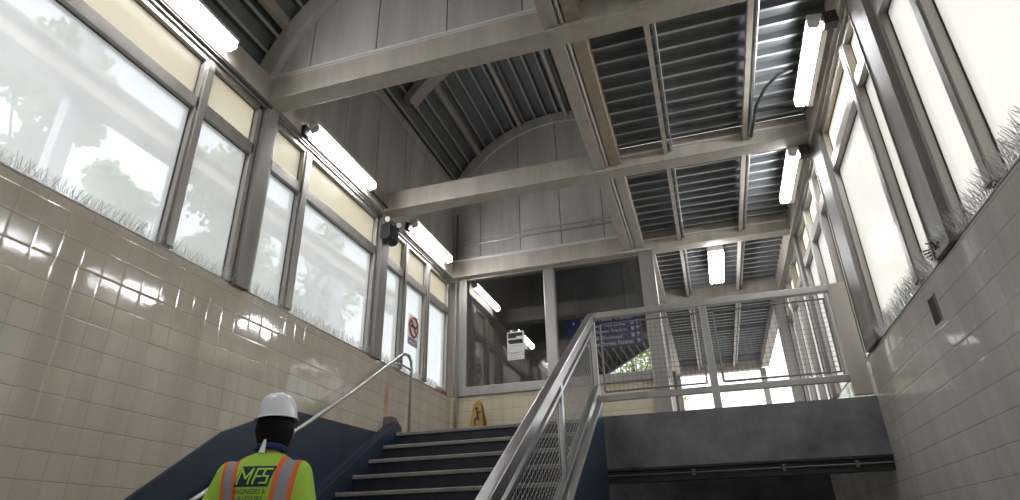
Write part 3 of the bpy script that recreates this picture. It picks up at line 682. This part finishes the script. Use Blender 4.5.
# bird spikes
def spikes(lab, pts_fn, n, L, seed):
    rnd = random.Random(seed); bm = B()
    for i in range(n):
        p, up = pts_fn(rnd, i/n); d = (Vector(up)+Vector((rnd.uniform(-.6,.6), rnd.uniform(-.6,.6), 0))).normalized(); l = L*rnd.uniform(.75, 1.1)
        p = Vector(p); s1 = d.orthogonal().normalized(); s2 = d.cross(s1); r = .0017
        base = [bm.verts.new(p+(s1*math.cos(k*2.094)+s2*math.sin(k*2.094))*r) for k in range(3)]; tip = [bm.verts.new(p+d*l+(s1*math.cos(k*2.094)+s2*math.sin(k*2.094))*r*.5) for k in range(3)]
        for k in range(3): bm.faces.new((base[k], base[(k+1)%3], tip[(k+1)%3], tip[k]))
    return tag(obj('bird_spikes', bm, M['spike']), lab, 'bird spikes', kind='stuff')
spikes('bird spikes along the left sill', lambda r, t: ((XL+.0+r.uniform(-.02,.01), -.5+8.2*t, SILL_L+.03), (.1,0,1)), 1500, .085, 1)
spikes('bird spikes along the right sill', lambda r, t: ((XR+.01+r.uniform(-.02,.02), .5+5.2*t, SILL_R+.03), (-.35,0,1)), 1700, .115, 2)
spikes('bird spikes on the left end of the middle beam', lambda r, t: ((XL+.05+1.8*t, 5.64, BZ1), (0,0,1)), 260, .07, 3)
spikes('bird spikes on top of the left ring beam', lambda r, t: ((XL+.04, 3.7+3.9*t, BZ1), (.3,0,1)), 420, .07, 4)
rnd = random.Random(9); b = B()
for i in range(60):
    p = Vector((XR-.01+rnd.uniform(-.03,.03), 3.80+rnd.uniform(-.07,.07), SILL_R+.04+rnd.uniform(0,.07))); d = Vector((rnd.uniform(-1,1), rnd.uniform(-1,1), rnd.uniform(-.4,.6))).normalized()*.05
    tube(b, [p, p+d], .004, 4)
tag(obj('nest_debris', b, M['gap']), 'dark clump of nest twigs caught in the right sill spikes', 'nest', kind='stuff')

# ------------------------------------------------------------------ outside
b = B(); box(b, -60, XL-.3, -30, 60, .6, .9); struct('floor_outside_left', b, M['ground'], 'ground outside the left windows')
b = B(); box(b, XR+.3, 60, -30, 60, .6, .9); struct('floor_outside_right', b, M['ground'], 'ground outside the right windows')
b = B(); box(b, XL-.3, XR+.3, 16, 60, .6, 1.0); struct('floor_outside_far', b, M['pave'], 'paving beyond the passage')
e = empty('outside_girder', 'long cream girder seen through the left windows', 'girder', (-5, 5, 3.8))
b = B(); box(b, -5.12, -5.0, -2, 9.5, 3.84, 4.06); box(b, -5.2, -4.94, -2, 9.5, 3.81, 3.84); box(b, -5.2, -4.94, -2, 9.5, 4.06, 4.09); obj('girder_body', b, M['girder'], e)
for y in (-.5, 3.12, 7.6):
    b = B(); box(b, -5.16, -5.04, y-.07, y+.07, .9, 3.81 if y != 3.12 else 4.55)
    tag(obj('outside_post', b, M['rail_steel']), {-.5: 'post outside under the near end of the cream girder', 3.12: 'tall pale post outside the largest left window', 7.6: 'post outside the far left window'}[y], 'post')
b = B(); box(b, -7.4, -5.6, 9.6, 14, .9, 3.0); tag(obj('outside_building', b, M['render']), 'low pale building outside the far left window', 'building')

def tree(x, y, h, r, n, seed, leaf, lab, cz=None):
    rnd = random.Random(seed)
    e = empty('tree', lab, 'tree', (x, y, .9), group='trees outside the left windows')
    b = B(); tube(b, [(x, y, .9), (x+.1, y, .9+h*.35), (x-.05, y+.1, .9+h*.8)], [.13, .1, .04], 8)
    cl = []
    for i in range(16):
        a = rnd.uniform(0, 2*PI); rr = r*math.sqrt(rnd.random())*.85; z = .9+h*rnd.uniform(.38, .98); k = 1-.55*abs((z-.9)/h-.5)*1.6
        c = Vector((x+rr*k*math.cos(a), y+rr*k*math.sin(a), z)); cl.append((c, r*rnd.uniform(.25, .45)))
        tube(b, [(x, y, .9+(z-.9)*.7), c], [.035, .01], 5)
    obj('trunk', b, M['bark'], e)
    bm = B()
    for i in range(n):
        c, cr = rnd.choice(cl); d = Vector((rnd.gauss(0,1), rnd.gauss(0,1), rnd.gauss(0,1))).normalized()*cr*rnd.uniform(.4,1.1)
        p = c+d; u = Vector((rnd.gauss(0,1), rnd.gauss(0,1), rnd.gauss(0,1))).normalized(); v = u.orthogonal().normalized(); s_ = rnd.uniform(.04,.085)
        bm.faces.new([bm.verts.new(p+u*s_), bm.verts.new(p+v*s_*.6), bm.verts.new(p-u*s_), bm.verts.new(p-v*s_*.6)])
    obj('foliage', bm, M[leaf], e)
tree(-9.0, 5.0, 6.3, 1.25, 8000, 11, 'leaf', 'tall leafy tree behind the upper left of the largest window')
tree(-9.4, 1.9, 5.0, 1.3, 5000, 12, 'leaf2', 'bushy tree at the far left edge of the largest window')
tree(-9.3, 6.95, 5.5, 1.0, 8000, 17, 'leaf', 'short tree behind the middle of the largest window')
tree(-9.0, 9.1, 6.3, 1.45, 12000, 13, 'leaf', 'rounded tree behind the lower right of the largest window')
tree(-9.4, 12.6, 6.6, 1.5, 7000, 14, 'leaf2', 'loose tree behind the window between the columns')
# greenery and ribbed canopy seen through the booth
tree(-1.9, 19.0, 5.2, 1.9, 4200, 16, 'leaf', 'sunlit green tree seen through the right booth pane')
e = empty('ribbed_awning', 'dark sloping ribbed awning visible through the booth under the direction sign', 'awning', (-1.4, 12.6, 2.95))
b = B(); prism(b, [(-2.0, 2.95), (-.45, 3.76), (-.45, 4.5), (-2.0, 4.5)], 1, 12.25, 12.36); obj('awning_body', b, M['dark'], e)
for k in range(12):
    x = -1.95+k*.125; z = 2.95+(x+2.0)*.523
    b = B(); bar(b, (x, 12.235, z+.01), (x-.24, 12.235, z+.48), .04, .03, up=(0,1,0)); obj('rib', b, M['rail_steel'], e)

# ------------------------------------------------------------------ the surveyor
P = empty('person', 'person in white hard hat and lime safety shirt seen from behind on the stairs', 'person', (-2.13, 2.72, LAND-13*RISE), rotz=math.radians(18))
M['skin'] = plain('skin', (.42,.25,.17), .5)
M['hair'] = painted('black hair', (.006,.005,.005), (.010,.009,.008), rough=.6, fine=200, bump=.5, spec=.15)
M['trousers'] = painted('dark trousers', (.03,.035,.05), rough=.85, streak=False)
M['collar'] = painted('blue shirt collar', (.015,.035,.16), rough=.85, streak=False)
M['hat'] = plain('white helmet shell', (.78,.79,.83), .28)
M['boot'] = plain('boot leather', (.06,.04,.025), .6)

def hivis():
    t = NT('hi vis fabric'); tc = t.n('ShaderNodeTexCoord'); sp = t.n('ShaderNodeSeparateXYZ'); t.l(tc.outputs['Object'], sp.inputs[0])
    def m(op, a, b_=None, c=None):
        nd = t.n('ShaderNodeMath', operation=op)
        for i, v in enumerate((a, b_, c)):
            if v is None: continue
            if isinstance(v, (int, float)): nd.inputs[i].default_value = v
            else: t.l(v, nd.inputs[i])
        return nd.outputs[0]
    ax = m('ABSOLUTE', sp.outputs[0])
    # straps lean slightly outward towards the shoulders
    c = m('ADD', .122, m('MULTIPLY', m('SUBTRACT', sp.outputs[2], 1.25), .10))
    d = m('ABSOLUTE', m('SUBTRACT', ax, c))
    zc = m('ABSOLUTE', m('SUBTRACT', sp.outputs[2], 1.03))
    d2 = m('MINIMUM', d, m('ADD', zc, 0.0))
    orange = m('LESS_THAN', d2, .046); grey = m('LESS_THAN', d2, .025)
    lim = m('LESS_THAN', ax, .235)
    orange = m('MULTIPLY', orange, lim); grey = m('MULTIPLY', grey, lim)
    n = t.n('ShaderNodeTexNoise', i_Scale=6., i_Detail=4.); t.l(tc.outputs['Object'], n.inputs['Vector'])
    m1 = t.n('ShaderNodeMixRGB'); m1.inputs[1].default_value = (.40,.66,.07,1); m1.inputs[2].default_value = (.86,.17,.045,1); t.l(orange, m1.inputs[0])
    m2 = t.n('ShaderNodeMixRGB'); m2.inputs[2].default_value = (.33,.32,.34,1); t.l(m1.outputs[0], m2.inputs[1]); t.l(grey, m2.inputs[0])
    bs = t.n('ShaderNodeBsdfPrincipled', i_Roughness=.8); t.l(m2.outputs[0], bs.inputs['Base Color'])
    bp = t.n('ShaderNodeBump', i_Strength=.35, i_Distance=.03); t.l(n.outputs[0], bp.inputs['Height']); t.l(bp.outputs[0], bs.inputs['Normal'])
    t.l(bs.outputs[0], t.out.inputs[0]); return t.m
M['hivis'] = hivis()

def remesh(o, v, it=4):
    r = o.modifiers.new('remesh', 'REMESH'); r.mode = 'VOXEL'; r.voxel_size = v; r.use_smooth_shade = True
    s_ = o.modifiers.new('smooth', 'SMOOTH'); s_.factor = .5; s_.iterations = it

def loft(bm, rings, n=28, power=2.3):
    R = []
    for z, hw, hd, xo, yo in rings:
        vs = []
        for k in range(n):
            a = 2*PI*k/n; c, s_ = math.cos(a), math.sin(a)
            vs.append(bm.verts.new((xo+hw*math.copysign(abs(c)**(2/power), c), yo+hd*math.copysign(abs(s_)**(2/power), s_), z)))
        R.append(vs)
    for a, c in zip(R, R[1:]):
        for k in range(n): bm.faces.new((a[k], a[(k+1)%n], c[(k+1)%n], c[k]))
    bm.faces.new(R[0][::-1]); bm.faces.new(R[-1])

HC = Vector((.012, .04, 1.622))    # head centre (leans right and forward a little)
# arm joints
JL = dict(sh=Vector((-.165,.0,1.385)), el=Vector((-.255,-.03,1.13)), wr=Vector((-.27,.12,.90)))
JR = dict(sh=Vector((.165,.0,1.385)), el=Vector((.25,-.04,1.13)), wr=Vector((.26,.10,.89)))
b = B()
sphere(b, HC, .1, (.76,.95,1.14), 24, 16); sphere(b, HC+Vector((0,.03,-.055)), .075, (.80,.95,.9))
sphere(b, HC+Vector((0,.098,-.015)), .014, (.8,1.2,1.5), 10, 8); sphere(b, HC+Vector((0,.105,-.03)), .014, (1.1,.9,.7), 10, 8)     # nose
sphere(b, HC+Vector((0,.085,-.062)), .018, (1.3,.5,.35), 10, 8); sphere(b, HC+Vector((0,.08,-.098)), .018, (1.1,.8,.8), 10, 8)  # mouth, chin
for s_ in (-1, 1):
    sphere(b, HC+Vector((s_*.076, -.005, -.018)), .026, (.35,.7,1.15), 12, 8)
    sphere(b, HC+Vector((s_*.031, .083, .008)), .012, (1,.7,.8), 10, 8)
capsule(b, HC+Vector((0,-.012,-.07)), (.01,.0,1.44), .052, .058)
loft(b, [(.93,.15,.09,0,0),(1.1,.14,.085,0,0),(1.3,.17,.09,0,0),(1.42,.16,.07,0,0),(1.46,.07,.05,0,0)])
for J, s_ in ((JL,-1),(JR,1)):
    capsule(b, J['sh'], J['el'], .05, .042); capsule(b, J['el'], J['wr'], .040, .027)
    d = (J['wr']-J['el']).normalized(); side = Vector((0,1,0)) - d*d.y; side.normalize(); nrm = d.cross(side)
    palm = J['wr']+d*.055
    for q in range(4):
        o_ = side*(.028-.019*q); tube(b, [J['wr']+o_*.6, palm+o_, palm+d*.03+o_], [.015,.0135,.0115], 10)
        L_ = (.040,.044,.041,.032)[q]; base = palm+d*.03+o_; inn = Vector((-s_,0,0))
        k1 = base+(d+inn*.35).normalized()*L_; k2 = k1+(d*.6+inn*.8).normalized()*L_*.7; k3 = k2+(d*.1+inn).normalized()*L_*.5
        tube(b, [base, k1, k2, k3], [.0098,.0090,.0082,.0065], 8); sphere(b, k3, .0068, u=8, v=6)
    t0 = J['wr']+d*.02+side*.024; t1 = t0+(side*.75+d*.7).normalized()*.035; t2 = t1+(d+side*.2+Vector((-s_*.4,0,0))).normalized()*.03
    tube(b, [t0,t1,t2], [.0125,.0105,.0085], 8); sphere(b, t2, .0088, u=8, v=6)
# legs: left foot one step higher
LEG = []
for s_, fz, fy in ((-1,.165,.285),(1,.0,.0)):
    hip = Vector((s_*.085,0,.94)); kn = Vector((s_*.10,.20 if fz else .05,.60 if fz else .49)); an = Vector((s_*.10,fy-.05 if fz else -.04,fz+.09)); LEG.append((hip,kn,an,fz,s_))
    capsule(b, hip, kn, .075, .05); capsule(b, kn, an, .05, .036); capsule(b, an+Vector((0,0,-.04)), an+Vector((0,.13,-.055)), .034, .026)
body = obj('body', b, M['skin'], P, local=True); remesh(body, .006, 2)
# shirt
b = B()
loft(b, [(.86,.175,.125,0,0),(.95,.17,.12,0,0),(1.1,.175,.12,0,0),(1.25,.19,.125,0,-.005),(1.35,.198,.125,0,-.01),(1.40,.185,.115,.0,-.008),(1.435,.155,.100,.003,-.004),(1.465,.11,.080,.006,0),(1.485,.072,.064,.010,.003)])
for J in (JL, JR): capsule(b, J['sh'], J['el'], .070, .062); capsule(b, J['el'], J['el'].lerp(J['wr'], .75), .062, .045)
sh = obj('safety_shirt', b, M['hivis'], P, local=True); remesh(sh, .009, 5)
# collar
b = B(); tube(b, [(HC.x-.0+.064*math.cos(a), .012+.062*math.sin(a), 1.505+.014*math.sin(a*1+PI)) for a in [2*PI*k/20 for k in range(21)]], .017, 8); obj('blue_collar', b, M['collar'], P, local=True, smooth=True)
b = B(); tube(b, [(HC.x-.015,-.072,1.48),(HC.x-.008,-.068,1.545)], [.016,.006], 6); obj('collar_tab', b, M['signwhite'], P, local=True)
# trousers and boots
b = B(); loft(b, [(.99,.16,.11,0,0),(.90,.17,.115,0,0),(.84,.165,.11,0,0)][::-1])
for hip,kn,an,fz,s_ in LEG: capsule(b, hip, kn, .092, .066); capsule(b, kn, an+Vector((0,0,.02)), .064, .058)
tr = obj('trousers', b, M['trousers'], P, local=True); remesh(tr, .010, 5)
for hip,kn,an,fz,s_ in LEG:
    b = B(); capsule(b, an+Vector((0,0,.06)), an+Vector((0,-.01,-.03)), .05, .05); capsule(b, an+Vector((0,-.015,-.045)), an+Vector((0,.15,-.052)), .044, .036)
    for v in b.verts:
        if v.co.z < fz+.003: v.co.z = fz+.003
    bo = obj('boot', b, M['boot'], P, local=True); remesh(bo, .008, 3)
# hair
b = B(); sphere(b, HC+Vector((0,-.022,.0)), .106, (.86,.90,1.02), 28, 18)
for k in range(26):
    a = PI*(.98+1.04*k/25); x, y = .074*math.cos(a), .082*math.sin(a)-.012
    capsule(b, HC+Vector((x, y, -.02)), HC+Vector((x*.86, y*.88, -.080-.006*math.sin(k*2.3))), .024, .016, 8)
for v in list(b.verts):
    r = v.co-HC
    if r.y > .05 and r.z < .05: v.co.y = HC.y+.05
hr = obj('hair', b, M['hair'], P, local=True); remesh(hr, .006, 2)
# hard hat
hat = empty('hard_hat', 'x', 'x'); hat.parent = P; hat.location = HC+Vector((0,-.004,.032)); hat.scale = (.93,.90,.80); hat.rotation_euler = (math.radians(-2), math.radians(-4), 0)
del hat['label']; del hat['category']
b = B(); n = 36; prev = None
prof = [(1.0,0),(1.0,.012),(.97,.03),(.945,.065),(.89,.100),(.79,.130),(.62,.154),(.40,.168),(.18,.173)]
for f_, z in prof:
    cur = [b.verts.new((.108*f_*math.cos(2*PI*k/n), .132*f_*math.sin(2*PI*k/n), z)) for k in range(n)]
    if prev:
        for k in range(n): b.faces.new((prev[k], prev[(k+1)%n], cur[(k+1)%n], cur[k]))
    prev = cur
b.faces.new(prev)
shell = obj('shell', b, M['hat'], hat, local=True, smooth=True)
so = shell.modifiers.new('solid', 'SOLIDIFY'); so.thickness = .003
b = B(); prev = None
for f_, z, ex in ((1.0,.012,0),(1.09,.002,.0),(1.10,-.004,0),(1.02,-.002,0)):
    cur = []
    for k in range(n):
        a = 2*PI*k/n; e_ = 1+(.30*max(0, math.sin(a))**2 if f_ > 1.05 else 0)
        cur.append(b.verts.new((.108*f_*math.cos(a), .132*f_*math.sin(a)*e_, z-.012*max(0, math.sin(a))*(f_-1)*10)))
    if prev:
        for k in range(n): b.faces.new((prev[k], prev[(k+1)%n], cur[(k+1)%n], cur[k]))
    prev = cur
obj('brim', b, M['hat'], hat, local=True, smooth=True)
b = B()
for xo in (-.03, 0, .03):
    pts = [(xo*(1-.25*abs(math.cos(PI*k/16))), .128*math.cos(PI*k/16)*.93, +.005+.170*math.sin(PI*k/16)**.62) for k in range(2, 15)]
    tube(b, pts, .0045, 6)
obj('crown_ridge', b, M['hat'], hat, local=True, smooth=True)
# logo on the back of the shirt
logo = M['logo'] = plain('logo navy', (.012,.03,.06), .7)
lime = M['lime'] = plain('print lime', (.42,.78,.07), .7)
from mathutils.bvhtree import BVHTree
dg = bpy.context.evaluated_depsgraph_get(); dg.update()
shirt_tree = BVHTree.FromObject(sh, dg)
def back(x, z):
    h_ = shirt_tree.ray_cast(Vector((x, -1, z)), Vector((0, 1, 0)))
    return h_[0].y if h_[0] is not None else -.14
ZL, LH = 1.320, .094
def quad_sheet(bm, P, nx, nz, lift, thick):
    """thin printed sheet following the shirt; P(s, t) -> (x, z)"""
    g = []
    for a in range(nx+1):
        row = []
        for c in range(nz+1):
            x, z = P(a/nx, c/nz); yv = back(x, z); row.append((bm.verts.new((x, yv-lift, z)), bm.verts.new((x, yv-lift+thick, z))))
        g.append(row)
    for a in range(nx):
        for c in range(nz):
            q = (g[a][c], g[a+1][c], g[a+1][c+1], g[a][c+1])
            bm.faces.new([v[0] for v in q]); bm.faces.new([v[1] for v in q[::-1]])
b = B(); quad_sheet(b, lambda u, v: (-.092+.160*u+.026*v, ZL+LH*v), 20, 12, .0035, .003)
lo = obj('logo_patch', b, logo, P, local=True)
b = B(); w_ = .0042
for pth in ([(-.072,.014),(-.056,.080),(-.032,.038),(-.002,.080),(-.018,.014)], [(.004,.014),(.020,.080),(.050,.080)], [(.012,.046),(.036,.046)], [(.084,.080),(.056,.080),(.048,.048),(.072,.046),(.066,.016),(.038,.016)]):
    for (x0,z0),(x1,z1) in zip(pth, pth[1:]):
        x0 -= .006; x1 -= .006
        L_ = math.hypot(x1-x0, z1-z0); dx, dz = (x1-x0)/L_, (z1-z0)/L_
        quad_sheet(b, lambda u, v: (x0-dx*w_+(x1-x0+2*dx*w_)*u - dz*w_*(2*v-1), ZL+z0-dz*w_+(z1-z0+2*dz*w_)*u + dx*w_*(2*v-1)), 6, 2, .0065, .003)
obj('logo_letters', b, lime, lo, local=True)
for s_, z, q_ in (('ENGINEERS &', ZL-.032, .86), ('SURVEYORS', ZL-.063, .90)):
    o_ = text(s_, .030, logo, (-.092, 0, z), (1,0,0), (0,0,1), parent=P, local=True, extrude=0, squeeze=q_, name='print_lettering')
    for v in o_.data.vertices: v.co.y = back(v.co.x, v.co.z)-.004

# ------------------------------------------------------------------ daylight
W = bpy.data.worlds.new('sky'); bpy.context.scene.world = W; W.use_nodes = True; nt = W.node_tree; nt.nodes.clear()
o = nt.nodes.new('ShaderNodeOutputWorld'); bg = nt.nodes.new('ShaderNodeBackground'); tc = nt.nodes.new('ShaderNodeTexCoord'); sx = nt.nodes.new('ShaderNodeSeparateXYZ')
rp = nt.nodes.new('ShaderNodeValToRGB'); rp.color_ramp.elements[0].color = (.96,.97,1,1); rp.color_ramp.elements[0].position = .1; rp.color_ramp.elements[1].color = (.66,.80,.98,1); rp.color_ramp.elements[1].position = .8
nz = nt.nodes.new('ShaderNodeTexNoise'); nz.inputs['Scale'].default_value = 3; nz.inputs['Detail'].default_value = 5
mx = nt.nodes.new('ShaderNodeMixRGB'); mx.inputs[2].default_value = (1,1,1,1)
nt.links.new(tc.outputs['Generated'], sx.inputs[0]); nt.links.new(sx.outputs[2], rp.inputs[0]); nt.links.new(tc.outputs['Generated'], nz.inputs['Vector'])
nt.links.new(nz.outputs[0], mx.inputs[0]); nt.links.new(rp.outputs[0], mx.inputs[1]); nt.links.new(mx.outputs[0], bg.inputs[0]); nt.links.new(bg.outputs[0], o.inputs[0])
bg.inputs[1].default_value = 1.5
sun = bpy.data.lights.new('sun', 'SUN'); sun.energy = 2.6; sun.angle = .03; sun.color = (1, .94, .84)
so_ = bpy.data.objects.new('sun', sun); COL.objects.link(so_); so_.rotation_euler = Vector((.62, -.25, .9)).to_track_quat('Z', 'Y').to_euler()

# ------------------------------------------------------------------ camera
p, y, r = math.radians(25.59), math.radians(17.03), math.radians(1.277)
Rm = Matrix.Rotation(y, 3, 'Z') @ Matrix.Rotation(p, 3, 'X') @ Matrix.Rotation(r, 3, 'Y')
rt_, fw_, up_ = Rm.col[0], Rm.col[1], Rm.col[2]
cam = bpy.data.cameras.new('camera'); co = bpy.data.objects.new('camera', cam); COL.objects.link(co)
co.matrix_world = Matrix(((rt_[0], up_[0], -fw_[0], 0), (rt_[1], up_[1], -fw_[1], 0), (rt_[2], up_[2], -fw_[2], 0), (0,0,0,1)))
cam.sensor_fit = 'HORIZONTAL'; cam.sensor_width = 36; cam.lens = 617.3/1020*36; cam.clip_start = .02; cam.clip_end = 300
sc = bpy.context.scene; sc.camera = co
sc.view_settings.view_transform = 'Standard'; sc.view_settings.look = 'None'; sc.view_settings.gamma = 1; sc.view_settings.use_curve_mapping = False
sc.view_settings.exposure = .72
